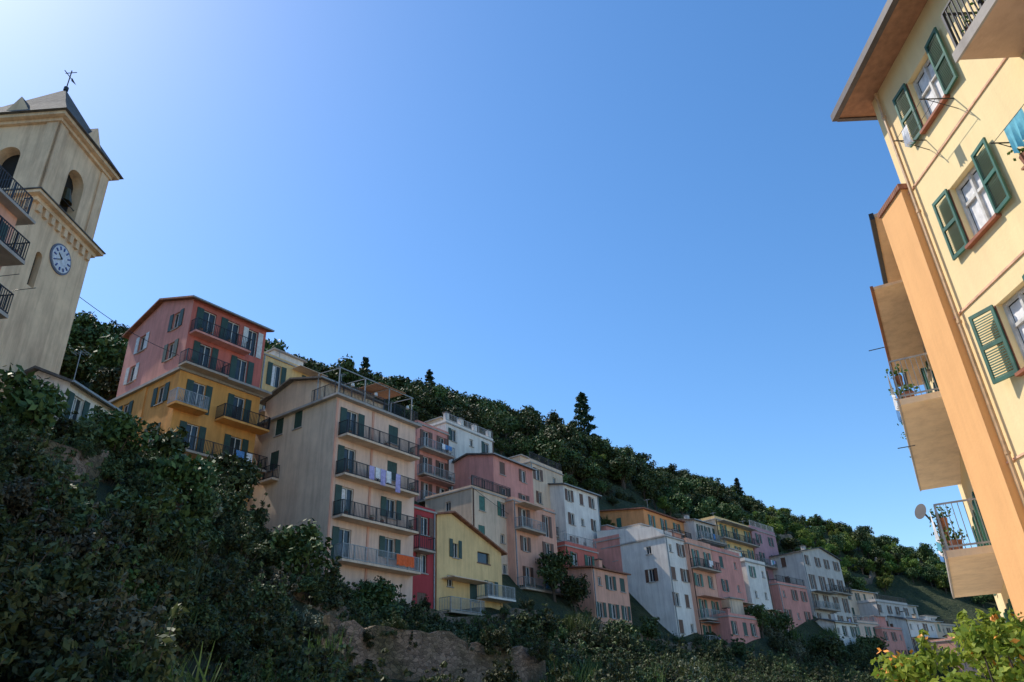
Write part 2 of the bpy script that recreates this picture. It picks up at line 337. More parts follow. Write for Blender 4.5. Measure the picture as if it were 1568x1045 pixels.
for i,(u,k) in enumerate([(2.6,'l'),(3.2,'w'),(3.75,'l'),(4.3,'w'),(5.3,'l')]): H.cloth('f',u,u+.5,1.03,18.7,[17.7,17.9,17.5,17.8,17.3][i],k)
H.cloth('f',5.6,7.4,1.06,12.85,12.1,'o')
for u,z in ((.8,20.62),(4.4,20.62),(7.2,20.62),(.8,17.72),(7.4,17.72),(.9,14.82),(3.3,14.82),(4.3,14.82),(7.3,14.82)): H.pot('f',u,.75,z)
H.mb('roof',CONC).box(-.35,8.7,-.45,9.7,23.502,23.68)
H.rail('f',0,8.3,.3,23.68,IRON,.14,.02,1.0,sides=False); H.rail('s',0,2.6,.2,23.68,IRON,.14,.02,1.0,sides=False)
A=H.mb('attic',CREAM); A.box(.6,5.2,2.6,9.3,23.682,25.9)
H.roof('gx',25.9,.9,SLATE,CREAM,.45,x0=.6,x1=5.2,y0=2.6,y1=9.3)
pg=H.mb('pergola',GREYIRON)
for x in (.2,2.8,5.4,8.0):
    pg.box(x,x+.07,.1,.17,23.68,26.0); pg.box(x,x+.07,2.5,2.57,23.68,26.2); pg.slab([(x,.1,26.0),(x+.06,.1,26.0),(x+.06,2.55,26.25),(x,2.55,26.25)],.05)
pg.box(.1,8.2,.1,.16,26.0,26.07); H.mb('cane_roof',WOOD).slab([(4.2,.0,26.12),(7.2,.0,26.12),(7.2,2.6,26.35),(4.2,2.6,26.35)],.05)
for x in (1.2,3.6,7.1): H.mb('lamp_globe',FRAME).tube((x,-.3,24.65),(x,-.3,24.9),.14,.1,8)
H.finish()
# ---------------- row houses
H=auto("wine_red_house",(-8.6,57),35,3.0,7,9,17.1,WINE,('flat',.2),1,0,0); 
H.balcony('f',.3,2.2,13.9,.8,SLAB,IRON,.2); H.finish()
H=House("yellow_gabled_house",(-6.8,60),35,8.6,8); HOUSES.append(H)
ops=[H.opening('f',2.3,13.2,'w',.75,GREEN2),(5.2,6.9,14.1,15.0),H.opening('f',1.6,10.6,'n',.8),H.opening('f',4.6,10.0,'c',1.0),H.opening('f',7.0,10.4,'w',.9)]
H.wall('f',0,8.6,5,15.2,ops,YELL); H.wall('s',0,8,5,15.2,[],YELL); H.plain(5,15.2,YELL)
W=H.mb('walls',YELL); W.quad((0,0,15.2),(8.6,0,15.2),(8.6,0,15.3),(1.8,0,17.6),(0,0,17.2)); W.quad((0,0,15.2),(0,8,15.2),(0,8,17.2),(0,0,17.2))
r=H.mb('roof',TERRA); r.slab([(-.3,-.4,17.25),(1.8,-.4,17.78),(1.8,8,17.78),(-.3,8,17.25)],.14); r.slab([(1.802,-.4,17.78),(9.0,-.4,15.3),(9.0,8,15.3),(1.802,8,17.78)],.14)
H.fbox(H.mb('awning',CREAM),'f',.6,5.2,.01,1.3,12.2,12.28); H.balcony('f',5.0,8.9,11.2,1.2,WHITE,GREYIRON,.15); H.balcony('f',0.3,4.6,9.7,1.2,SLAB,GREYIRON,.15)
H.fbox(H.mb('sills2',BROWN),'f',5.1,7.0,.003,.05,14.0,14.09); H.finish()
auto("pink_balcony_house",(-10.7,75.2),35,5.2,4,22,31.2,PINK,('flat',.3),2,0,1.0,sidemat=PINK).finish()
H=auto("white_crenellated_house",(-8.1,80),35,9.0,8,23,33.0,WHITE,('flat',.3),3,1,0,shm=GREEN2)
c=H.mb('roof_pillars',WHITE)
for x in (.2,2.8,5.4,8.2): c.box(x,x+.5,.05,.55,33.1,34.4); H.mb('pillar_caps',SLATE).box(x-.1,x+.6,-.05,.65,34.41,34.5)
H.finish()
auto("pink_town_house",(-2.7,78),35,7.6,7,18,28.2,PINK,('gx',.8),2,1,.35).finish()
H=auto("grey_terrace_house",(-4.6,70),35,6.4,6,14,22.2,CREAM,('flat',.2),2,1,.6); H.rail('f',0,6.3,.1,22.5,IRON,.2); H.finish()
auto("salmon_town_house",(-.7,74),35,7.8,7,12,21.9,SALMON,('flat',.3),2,0,.35).finish()
auto("cream_terrace_house",(1.5,88),35,7.4,8,21,30.4,CREAM,('flat',.4),2,1,.7).finish()
auto("white_town_house",(5.5,90),38,7.8,7,17,28.0,WHITE,('gx',.7),3,0,0).finish()
auto("red_low_house",(4.7,82),38,6.4,6,12,18.8,REDP,('flat',.4),2,0,.6,sidemat=REDP).finish()
auto("red_cottage",(7.2,80),38,7.1,5,9,16.0,SALMON,('shx',.7),3,0,0,rm=TERRA).finish()
auto("orange_long_house",(16.7,100),38,14.7,8,19,27.0,ORNG,('shx',1.2),4,1,.3,rm=TERRA,sidemat=ORNG).finish()
H=auto("white_tower_house",(16.8,88),40,4.6,9.5,8,20.6,WHITE,('flat',.1),2,2,0,sidemat=WHITE)
W=H.mb('walls',WHITE); W.quad((0,0,20.7),(0,9.5,20.7),(0,9.5,23.0),(0,1.5,22.0)); W.quad((0,1.5,22.0),(4.6,1.5,22.0),(4.6,1.5,20.7),(0,1.5,20.7)); W.quad((0,1.5,22.0),(4.6,1.5,22.0),(4.6,9.5,23),(0,9.5,23)); H.finish()
auto("pink_cream_house",(20.0,91.2),40,6.1,8,9,20.3,SALMON,('flat',.6),2,0,.5).finish()
auto("rose_house",(24.0,96),40,8.0,8,10,20.3,PINK,('flat',.5),2,0,.4).finish()
auto("pale_upper_house",(25.1,108),42,7.3,8,20,27.1,GREYP,('gx',.8),3,1,.4).finish()
auto("cream_balcony_block",(29.3,112),42,11.6,8,17,28.0,YELL,('flat',.4),3,0,.8,sidemat=CREAM).finish()
auto("mauve_house",(36.8,120),42,8.8,8,19,28.0,MAUVE,('flat',.5),2,1,.2).finish()
auto("grey_gabled_house",(44,120),45,13.6,6.5,14,24.2,GREYP,('gy',1.3),4,1,.3).finish()
auto("pink_flat_house",(36.7,112),45,8.9,4.5,11,18.2,PINK,('flat',.3),3,1,0,sidemat=PINK).finish()
auto("pink_garden_house",(23.7,92),42,7.3,3,7,11.9,PINK,('flat',.3),3,1,0).finish()
auto("cream_lower_house",(47,125),48,9.4,5,9,16.5,WHITE,('flat',.3),3,1,.5).finish()
auto("pale_hill_house",(61.7,150),48,12.8,5,16,22.4,CREAM,('gx',.8),4,1,.2).finish()
auto("grey_valley_house",(67.1,150),48,14,6,10,19.8,GREYP,('flat',.4),4,1,.4).finish()
auto("white_valley_house",(71.8,150),50,11.8,6,8,16.4,WHITE,('gx',.9),4,1,.3).finish()
auto("peach_valley_house",(55.7,135),48,9.2,5,8,14.8,PEACH,('flat',.3),3,1,.3).finish()
auto("ochre_upper_house",(-22.8,60),35,7.0,6,27,32.7,YELL,('flat',.2),2,1,.6).finish()
auto("cream_upper_house",(-18.5,66),35,8.0,6,26,32.4,CREAM,('shx',.8),3,1,.4).finish()
auto("grey_far_house",(80,172),50,12,7,12,22,GREYP,('gx',.9),4,1,.3).finish()
auto("cream_far_house",(92,180),50,12,7,9,18,CREAM,('flat',.3),4,1,.3).finish()
auto("pink_far_house",(86,165),50,10,7,5,12.5,PINK,('flat',.3),3,1,.3).finish()
auto("yellow_stepped_house",(52,142),46,9,6,13,21.5,YELL,('gx',.8),3,1,.3).finish()
auto("rose_infill_house",(12,92),38,5,7,13,21.5,PINK,('flat',.4),2,0,.5).finish()
auto("white_infill_house",(30,103),42,6,7,12,20,WHITE,('flat',.4),2,1,.5).finish()
auto("ivory_valley_house",(79,159),50,9,6,9,17,CREAM,('gx',.7),3,1,.3).finish()
auto("rose_valley_house",(62,139),48,8,5,8,14,PINK,('flat',.3),3,1,.3).finish()
auto("white_garden_house",(45,116),47,7,4,8,13.2,WHITE,('gx',.6),3,1,0).finish()
auto("ochre_valley_house",(84,151),50,8,5,6,13.5,YELL,('gx',.7),3,1,.3).finish()
auto("salmon_valley_house",(77,145),50,7,5,6,12,SALMON,('flat',.3),2,1,.3).finish()
auto("white_hill_cottage",(74,176),48,9,6,19,25,WHITE,('gx',.8),3,1,0).finish()
auto("white_cottage",(-23.3,35),5,4.4,4.0,14,18.6,WHITE,('gx',.9),2,1,0,rm=SLATE).finish()
# ================================================================ left near house
H=House("left_balcony_house",(-22.8,15),2,12.0,10); HOUSES.append(H)
ops=[H.opening('f',u,zf,'d',1.0) for zf in (20.2,17.6,14.6) for u in (8.2,10.6)]
H.wall('f',0,12.0,4,23.2,ops,SALMON); H.wall('s',0,10,4,23.2,[],PINK); H.plain(4,23.2,GREYP)
H.roof('flat',23.2,0,CONC,PINK,.5)
for zf in (15.6,17.9,20.6): H.balcony('f',6.8,11.8,zf,1.2,CONC,IRON,.13); H.pot('f',11.3,.9,zf+.02,.2); H.pot('f',10.2,.9,zf+.02,.17)
H.rail('f',3,12.0,.4,23.35,IRON,.14)
for u in (10.5,11.6): H.mb('tv_aerial',IRON).tube(H.T('f',u,1.2,19.0),H.T('f',u,2.2,19.05),.015)
H.finish()
# ================================================================ bell tower
BEIGE=plaster('tower_plaster',(.84,.6,.38),.4)
H=House("bell_tower",(-26.9,33.3),2,5.6,5.6); HOUSES.append(H)
for f in 'fsrb': H.wall(f,0,5.6,8,29.4,[(1.2,1.75,24.6,26.9,'arch')] if f=='f' else ([(2.45,3.0,24.6,26.9,'arch')] if f=='s' else []),BEIGE,glass=DARK,depth=.4)
tr=H.mb('cornice',BEIGE)
tr.box(-.2,5.8,-.2,5.8,29.402,29.7); tr.box(-.5,6.1,-.5,6.1,29.702,29.9); H.mb('cornice_slate',SLATE).box(-.58,6.18,-.58,6.18,29.902,29.97)
for f in 'fs':
    for k in range(9): H.fbox(tr,f,.15+k*.62,.45+k*.62,.003,.18,28.9,29.4)
for f in 'fsrb': H.wall(f,.0,5.6,29.97,35.6,[(2.0,3.6,30.7,33.9,'arch')],BEIGE,glass=DARK,depth=.7,off=-.15)
for f in 'fs':
    H.fbox(tr,f,.15,.9,-.148,-.05,29.98,35.6); H.fbox(tr,f,4.7,5.45,-.148,-.05,29.98,35.6)
    H.fbox(H.mb('bell_rail',IRON),f,2.0,3.6,-.4,-.36,31.5,31.55)
tr.box(-.05,5.65,-.05,5.65,35.602,35.85); tr.box(-.35,5.95,-.35,5.95,35.852,36.1)
bell=H.mb('bell',simple('bronze',(.12,.09,.04),.4,.8)); bell.tube((2.8,.62,31.6),(2.8,.62,32.6),.5,.25,12)
rf=H.mb('spire',SLATE); c=2.8; ap=(c,c,41.4)
E=[(-.55,-.55,36.1),(6.15,-.55,36.1),(6.15,6.15,36.1),(-.55,6.15,36.1)]; M=[(.75,.75,38.0),(4.85,.75,38.0),(4.85,4.85,38.0),(.75,4.85,38.0)]
for k in range(4):
    rf.quad(E[k],E[(k+1)%4],M[(k+1)%4],M[k]); rf.quad(M[k],M[(k+1)%4],ap)
rf.quad(*E)
for f in 'fsrb':
    a=H.T(f,1.9,.3,36.15);b=H.T(f,3.7,.3,36.15);t=H.T(f,2.8,.3,37.6);k=H.T(f,2.8,-1.6,37.6); tr.quad(a,b,t); rf.quad(a,t,k); rf.quad(b,t,k)
v=H.mb('weather_vane',IRON); v.tube((c,c,41.2),(c,c,43.2),.04); v.tube((c-.6,c,42.6),(c+.6,c,42.6),.03); v.quad((c+.2,c,42.75),(c+.75,c,42.6),(c+.2,c,42.45)); v.tube((c,c,41.3),(c,c,41.6),.15,.15,8); v.tube((c,c-.4,43),(c,c+.4,43),.03)
cu,cz=3.1,27.5
d1=H.mb('clock_rim',simple('clock_rim',(.12,.14,.2),.6)); d2=H.mb('clock_dial',simple('clock_dial',(.6,.62,.66),.6)); d3=H.mb('clock_hands',IRON)
d1.tube(H.T('f',cu,.002,cz),H.T('f',cu,.09,cz),.95,.95,32); d2.tube(H.T('f',cu,.092,cz),H.T('f',cu,.12,cz),.84,.84,32)
nm=H.mb('clock_numerals',simple('clock_blue',(.04,.07,.25),.6))
for k in range(12):
    t=2*math.pi*k/12; nm.tube(H.T('f',cu+.55*math.sin(t),.135,cz+.55*math.cos(t)),H.T('f',cu+.76*math.sin(t),.135,cz+.76*math.cos(t)),.05,.05,4)
for t,L in ((math.radians(300),.45),(math.radians(240),.62)): d3.tube(H.T('f',cu,.15,cz),H.T('f',cu+L*math.sin(t),.15,cz+L*math.cos(t)),.045,.02,4)
H.finish()
def cable(name,a,b,sag):
    cb=MB(); a=Vector(a); b=Vector(b); prev=a
    for k in range(1,21):
        t=k/20; q=a.lerp(b,t)-Vector((0,0,sag*math.sin(math.pi*t))); cb.tube(prev,q,.02,n=4); prev=q
    cb.obj(name,IRON)
cable("overhead_cable",(-26.9,38.6,26.5),(-24.3,47.8,26.6),.36)
cable("overhead_cable",(-4.6,69.8,22.3),(4.7,82,19.2),.6)
cable("overhead_cable",(13,93,21.5),(24,96,20.5),.7)
# ================================================================ right near building
RY=plaster('warm_yellow_plaster',(.93,.69,.37),.1,.08); RO=plaster('warm_orange_plaster',(.85,.45,.18),.15,.08); STR=simple('pink_string',(.78,.46,.3),.9)
H=House("yellow_corner_building",(9.9,14.8),180,13.5,10); HOUSES.append(H); ZE=15.95
wins=[]
for zc in (4.7,8.05,11.05,14.3):
    for u in (2.05,6.3,10.0): wins.append((u-.53,u+.53,zc-.75,zc+.75))
wins=[x for x in wins if not (5<x[0]<7 and x[2]>12)]+[(5.7,6.8,12.75,15.0)]
H.wall('f',0,13.5,-.5,ZE,wins,RY,depth=.22); H.plain(-.5,ZE,RY,'srb')
fr=H.mb('window_frames',FRAME); sh=H.mb('shutters',GREEN); rd=H.mb('reveals',simple('window_brown',(.3,.1,.05),.7)); cu_=H.mb('curtains',CL['w'])
def louvre(H,face,hx,o,z0,z1,wd,ang,m,sgn):
    ca,sa=math.cos(ang),math.sin(ang)
    def T(a,b,z): return H.T(face,hx+sgn*(a*ca-b*sa*1),o+a*sa+b*ca,z)
    def bx(a0,a1,b0,b1,za,zb,tilt=0):
        i=len(m.v)
        for z in (za,zb):
            for (a,b) in ((a0,b0),(a1,b0),(a1,b1),(a0,b1)):
                zz=z+(tilt*(b-(b0+b1)/2)); m.v.append(T(a,b,zz))
        m.f.extend([(i,i+3,i+2,i+1),(i+4,i+5,i+6,i+7),(i,i+1,i+5,i+4),(i+1,i+2,i+6,i+5),(i+2,i+3,i+7,i+6),(i+3,i,i+4,i+7)])
    bx(0,.06,0,.045,z0,z1); bx(wd-.06,wd,0,.045,z0,z1)
    zm=(z0+z1)/2
    for zz in (z0,zm-.04,z1-.08): bx(.062,wd-.062,0,.045,zz,zz+.08)
    for a,b in ((z0+.1,zm-.06),(zm+.06,z1-.1)):
        n=int((b-a)/.055)
        for k in range(n): z=a+(b-a)*k/n; bx(.062,wd-.062,.004,.041,z,z+.012,-.9)
for (a,b,c,d) in wins:
    m=(a+b)/2
    for q in (a,m-.035,b-.07): H.fbox(fr,'f',q,q+.07,-.2,-.13,c+.003,d-.003)
    for q in (c+.004,d-.08,c+(d-c)*.62): H.fbox(fr,'f',a+.072,m-.037,-.19,-.14,q,q+.07); H.fbox(fr,'f',m+.037,b-.072,-.19,-.14,q,q+.07)
    H.fbox(rd,'f',a-.06,b+.06,.003,.12,c-.07,c-.004)
    H.fbox(rd,'f',a-.05,a-.003,.003,.02,c,d); H.fbox(rd,'f',b+.003,b+.05,.003,.02,c,d)
    n=9
    for k in range(n):
        x=a+.08+(b-a-.16)*k/n; cu_.quad(H.T('f',x,-.209+.008*(k%2),c+.08),H.T('f',x+(b-a-.16)/n,-.209+.008*((k+1)%2),c+.08),H.T('f',x+(b-a-.16)/n,-.209+.008*((k+1)%2),d-.1),H.T('f',x,-.209+.008*(k%2),d-.1))
    low=c<8
    louvre(H,'f',a-.01,.04,c-.02,d+.02,.56,math.radians(3 if not low else 22),sh,-1)
    louvre(H,'f',b+.01,.04,c-.02,d+.02,.56,math.radians(4 if c>9 else 12),sh,1)
for z in (12.75,9.25,5.9): H.fbox(H.mb('string_course',STR),'f',0,13.5,.003,.03,z-.022,z+.022)
ev=H.mb('eave_boards',WOOD); ev.box(-.5,14.5,-.7,10,ZE+.002,ZE+.12)
g=H.mb('gutter',simple('dark_gutter',(.09,.07,.06),.5)); g.box(-.6,14.5,-.85,-.703,ZE-.04,ZE+.17); g.box(-.62,-.503,-.7,10,ZE-.04,ZE+.17)
H.mb('roof',SLATE).slab([(-.5,-.7,ZE+.3),(14.5,-.7,ZE+.3),(14.5,5,18.3),(-.5,5,18.3)],.17)
g2=H.mb('drainpipe',simple('copper_pipe',(.6,.36,.18),.5))
g2.tube(H.T('f',.42,.1,-.5),H.T('f',.42,.1,ZE-.1),.04,.04,8)
for z in (3,6,9,12,15): g2.tube(H.T('f',.42,.1,z),H.T('f',.42,.1,z+.06),.055,.055,8)
H.balcony('f',4.6,9.2,12.65,1.15,plaster('balcony_tan',(.6,.4,.27),.2),IRON,.11,.018,1.05,.18)
H.fbox(H.mb('balcony_edge',CONC),'f',4.55,9.25,1.152,1.2,12.45,12.68)
cl=H.mb('clothes_line',IRON)
for (u,z) in ((4.0,10.9),(5.3,10.9),(2.7,13.35),(1.4,13.35)):
    cl.tube(H.T('f',u,.0,z),H.T('f',u,.75,z+.02),.014); cl.tube(H.T('f',u,.0,z-.3),H.T('f',u,.6,z),.009)
for o in (.4,.7): cl.tube(H.T('f',4.0,o,10.92),H.T('f',5.3,o,10.92),.006,n=4); cl.tube(H.T('f',1.4,o,13.37),H.T('f',2.7,o,13.37),.006,n=4)
H.cloth('f',4.35,4.9,.7,10.92,10.35,'c'); H.cloth('f',4.6,4.9,.4,10.92,10.55,'b'); H.cloth('f',1.7,1.95,.7,13.37,12.9,'w')
for u in (4.2,4.45,4.7,4.95): H.pot('f',u,.35,10.2,.14)
H.fbox(H.mb('plant_shelf',WOOD),'f',4.1,5.2,.003,.5,10.16,10.2)
for u in (5,5.6,6.4,7.4,8.3): H.pot('f',u,.95,12.66,.13)
H.finish(); RB=H
H=House("orange_narrow_building",(9.72,15.75),180,1.12,8); HOUSES.append(H)
H.wall('f',0,1.12,-.5,12.9,[],RO); H.plain(-.5,12.9,RO,'srb'); H.roof('flat',12.9,0,TERRA,RO,.05); H.finish()
a=math.radians(28); NF=(10.25,15.85); L=13
H=House("balcony_corner_building",(NF[0]+L*math.sin(a),NF[1]+L*math.cos(a)),208,L,9); HOUSES.append(H)
ops=[]
for zf in (1.8,4.72,8.52):
    for s_ in (2.6,5.2,7.8,10.4): ops.append(H.opening('f',L-s_,zf,'d',1.0,GREEN,True))
for s_ in (2.6,5.2,7.8,10.4): ops.append(H.opening('f',L-s_,10.6,'w',.8,GREEN))
H.wall('f',0,L,-.5,13.1,ops,RY); H.plain(-.5,13.1,RY,'srb')
H.mb('roof_eave',plaster('eave_cream',(.72,.52,.33),.2)).box(-.3,L+.1,-.55,9,13.102,13.2); H.mb('gutter',IRON).box(-.3,L+.1,-.67,-.552,13.05,13.25)
H.mb('canopy',plaster('canopy_tan',(.7,.5,.32),.3)).box(L-7.5,L-1.0,-1.05,-.002,11.6,11.68); H.mb('canopy_edge',simple('rust',(.25,.1,.04),.8)).box(L-7.5,L-1,-1.13,-1.052,11.56,11.72)
BT=plaster('balcony_beige',(.8,.62,.42),.25)
for zf,s0,s1 in ((8.52,1.2,10.7),(4.72,1.0,9)):
    H.balcony('f',L-s1,L-s0,zf,1.25,BT,GREYIRON,.11,.014,1.05,.16)
    H.fbox(H.mb('balcony_edge',CONC),'f',L-s1-.02,L-s0+.02,1.252,1.3,zf-.18,zf+.03)
    for q in range(7): H.pot('f',L-s0-.4-q*1.05,1.0,zf+.01,.15)
    for q in range(5): H.pot('f',L-s0-.7-q*1.4,1.12,zf+.6,.12)
ds=H.mb('satellite_dish',simple('dish_grey',(.05,.05,.055),.5)); c0=H.T('f',L-2.8,1.45,6.0)
ds.tube(c0,(c0[0]+.06,c0[1]-.06,c0[2]+.02),.08,.2,20); ds.tube((c0[0],c0[1],c0[2]),(c0[0],c0[1]+.2,c0[2]-.4),.025)
for (u,z,k) in ((9.1,5.75,'w'),(9.8,5.75,'c'),(8.4,5.7,'b'),(10.7,9.55,'w'),(9.9,9.55,'w'),(11.1,5.75,'w'),(9.0,9.5,'b')): H.cloth('f',u,u+.55,1.33,z,z-.7,k)
for s_,z in ((1.6,7.4),(1.7,10.2)): H.mb('brackets',IRON).tube(H.T('f',L-s_,1.2,z),H.T('f',L-s_,1.6,z),.013)
H.finish()
# ================================================================ terrain
CP=np.array([(-110,170,92),(-97,165,86),(-65,150,76),(-38,135,62.5),(-23,140,61),(-13,150,60),(2,165,57),(18,180,54),(36,190,58),(45,195,56),(56,205,55),(79,220,54),(103,235,48),(126,250,42),(165,270,25),(210,290,12),
(-110,260,60),(0,270,25),(120,360,5),(220,340,0),(-60,210,50),(50,260,30),
(0,0,0),(15,0,0),(8,12,0),(15,40,0),(25,55,0),(60,85,0),(110,125,0),(6,25,.3),(0,15,0),(0,-60,0),(60,0,0),(120,40,0),
(-24,47,16),(-31,52,20),(-18,50.5,13),(-13.8,49.6,9.5),(-20,56,17),(-8,57,10),(-7,60,10),(-2,67,10),(-8,80,22),(-2.7,78,19),(-3.8,70,15),(-.7,74,14),(1.5,88,22),(5.5,90,18.5),(4.7,82,13),(7,80,10.3),(16.7,100,19.5),(16.8,88,9.5),(23.6,96,11.5),(25,108,20),(29.3,112,18),(37,120,19),(44,120,14.5),(36.7,112,11.5),(23.7,92,8.2),(47,125,9.6),(62,150,16.5),(67,150,10.8),(72,150,9.5),(56,135,8.8),(92,178,9),
(-22.8,60,25),(-25,75,36),(-5,100,38),(15,125,42),(40,150,40),(65,175,36),(90,200,34),
(-18.8,24,11.0),(-18.5,29,11.3),(-19,37,14),(-18,42,14),(-16,45,12.3),(-13.8,45,9),(-11,48,8.5),(-9,53,8.2),(-5,56,8),(2.6,66,8.8),(9,75,8),(17,85,8),(24.6,88,6.3),(37.6,105,6.8),(67,140,6.5),
(-8.5,12,1.0),(-8,16,1.2),(-7.3,22,1.5),(-5,30,1.5),(-.7,34,1.6),(7,45,1.6),(18.7,60,1.6),(42,90,2),
(-13.5,18,5),(-12.6,24,5.3),(-11.2,33,5),(-7,42,5.2),(0,48,4.6),(9.5,60,4.8),
(-30,22,13),(-28,36,16),(-60,30,28),(-60,100,50),(-120,60,60),(-120,0,30),(-40,0,8),(-15,0,1),
(-400,0,20),(-400,400,40),(400,-100,0),(500,400,0),(0,600,0),(0,-400,0),(-1500,0,0),(1500,0,0),(0,1500,0),(0,-1500,0)],float)
A=np.sqrt(((CP[:,None,:2]-CP[None,:,:2])**2).sum(-1)); n=len(CP)
M=np.zeros((n+1,n+1)); M[:n,:n]=A+np.eye(n)*-0.3; M[:n,n]=1; M[n,:n]=1
cf=np.linalg.solve(M,np.append(CP[:,2],0))
def tz(x,y):
    x=np.atleast_1d(np.asarray(x,float)); y=np.atleast_1d(np.asarray(y,float)); out=np.zeros(len(x))
    for i in range(0,len(x),20000):
        xx,yy=x[i:i+20000],y[i:i+20000]
        out[i:i+20000]=np.sqrt((xx[:,None]-CP[None,:,0])**2+(yy[:,None]-CP[None,:,1])**2)@cf[:n]+cf[n]
    hill=np.clip((y-95)/40,0,1)*np.clip((out-22)/10,0,1)
    st=4.0; fr=(out/st)%1; ter=(np.floor(out/st)+np.clip((fr-.65)/.35,0,1))*st
    out=out*(1-hill*.7)+ter*hill*.7
    nz=(np.sin(x*.31+1.3*np.sin(y*.23))+np.sin(y*.41+1.7*np.sin(x*.19)))*.25
    return out+nz*np.clip(out/6,0,1)
def axis(lo,hi,step,ext):
    c=list(np.arange(lo,hi+.1,step)); s=step; a=hi
    while a<ext: s*=1.25; a+=s; c.append(a)
    s=step; a=lo
    while a>-ext: s*=1.25; a-=s; c.insert(0,a)
    return np.array(c)
xs=axis(-130,150,1.6,2500); ys=axis(0,300,1.6,2500); X,Y=np.meshgrid(xs,ys); Z=tz(X.ravel(),Y.ravel())
V=np.stack([X.ravel(),Y.ravel(),Z],1); nx,ny=len(xs),len(ys)
idx=np.arange(nx*ny).reshape(ny,nx); F=np.stack([idx[:-1,:-1],idx[:-1,1:],idx[1:,1:],idx[1:,:-1]],-1).reshape(-1,4)
me=bpy.data.meshes.new("terrain"); me.from_pydata(V.tolist(),[],F.tolist()); me.update()
m,t,b=base('hill_ground'); tc=N(t,'ShaderNodeTexCoord')
n1=N(t,'ShaderNodeTexNoise',Scale=0.3,Detail=8.0,Roughness=.75); t.links.new(tc.outputs['Object'],n1.inputs['Vector'])
r=ramp(t,n1.outputs[0],[(.35,(.02,.035,.012)),(.5,(.04,.055,.018)),(.62,(.07,.08,.03)),(.75,(.13,.1,.06))]); t.links.new(r.outputs[0],b.inputs['Base Color']); b.inputs['Roughness'].default_value=1
n2=N(t,'ShaderNodeTexNoise',Scale=1.2,Detail=8.0,Roughness=.7); t.links.new(tc.outputs['Object'],n2.inputs['Vector']); bp=N(t,'ShaderNodeBump',Strength=1.0,Distance=1.0); t.links.new(n2.outputs[0],bp.inputs['Height']); t.links.new(bp.outputs[0],b.inputs['Normal'])
me.materials.append(m); me.materials.append(plaster('street_paving',(.46,.42,.37),.25))
fc=V[F].mean(1); mi=((fc[:,2]<.95)&(fc[:,1]>-25)&(fc[:,1]<95)&(fc[:,0]>-7)&(fc[:,0]<70)).astype(int); me.polygons.foreach_set('material_index',mi.tolist())
o=bpy.data.objects.new("hill_terrain",me); COL.objects.link(o); me.polygons.foreach_set('use_smooth',[True]*len(me.polygons))
# ================================================================ foliage
BARK=simple('bark',(.09,.065,.045),.95)
LD=leafmat('hill_leaf',(.02,.044,.013),(.095,.135,.038),0); LL=leafmat('bright_leaf',(.07,.13,.02),(.2,.26,.05),.3,.8,1.2); LF=leafmat('shrub_leaf',(.025,.045,.02),(.11,.14,.05),.15); LP=leafmat('pine_needle',(.012,.03,.014),(.04,.065,.025),0); LO=leafmat('olive_leaf',(.07,.08,.045),(.2,.2,.12),0); LM=leafmat('fresh_leaf',(.04,.08,.02),(.12,.16,.05),.2)
def leaves(clumps,n,size,up=.3):
    c=np.array(clumps); wt=c[:,3]**2; k=rng.choice(len(c),n,p=wt/wt.sum())
    d=rng.normal(size=(n,3)); d/=np.linalg.norm(d,axis=1)[:,None]
    rr=c[k,3]*(rng.random(n)**.45)*rng.uniform(.85,1.12,n); P=c[k,:3]+d*rr[:,None]*np.array([1,1,.85])
    nr=d*.7+rng.normal(size=(n,3))*.6+np.array([0,0,up]); nr/=np.linalg.norm(nr,axis=1)[:,None]
    a=np.cross(nr,rng.normal(size=(n,3))); a/=np.linalg.norm(a,axis=1)[:,None]; b=np.cross(nr,a)
    s=size*rng.uniform(.6,1.35,n)[:,None]
    return np.stack([P-a*s*.55,P+b*s*.28,P+a*s*.55,P-b*s*.28],1).reshape(-1,3)
def plantmesh(name,mb,LV,lm):
    nv=len(mb.v); nl=len(LV)//4
    v=np.array(mb.v,float).reshape(-1,3); V=np.vstack([v,LV]); fs=list(mb.f)+(nv+np.arange(nl*4).reshape(-1,4)).tolist()
    me=bpy.data.meshes.new(name); me.from_pydata(V.tolist(),[],fs); me.materials.append(BARK); me.materials.append(lm)
    me.polygons.foreach_set('material_index',[0]*len(mb.f)+[1]*nl); me.update(); return me
def broadleaf(name,Rr,Hh,th,n,size,lm,nc=18):
    mb=MB(); mb.tube((0,0,-.8),(.1,0,th),.16*Rr/2,.1*Rr/2,7); cl=[]
    for k in range(nc):
        d=rng.normal(size=3); d/=np.linalg.norm(d); q=rng.random()**.4*.72
        c=(d[0]*Rr*q,d[1]*Rr*q,th+Hh*.45+d[2]*Hh*.5*q); r=Rr*rng.uniform(.22,.42); cl.append((*c,r))
        if k%2==0: mb.tube((.1,0,th*rng.uniform(.6,1)),c,.05*Rr/2,.015,5)
    return plantmesh(name,mb,leaves(cl,n,size),lm)
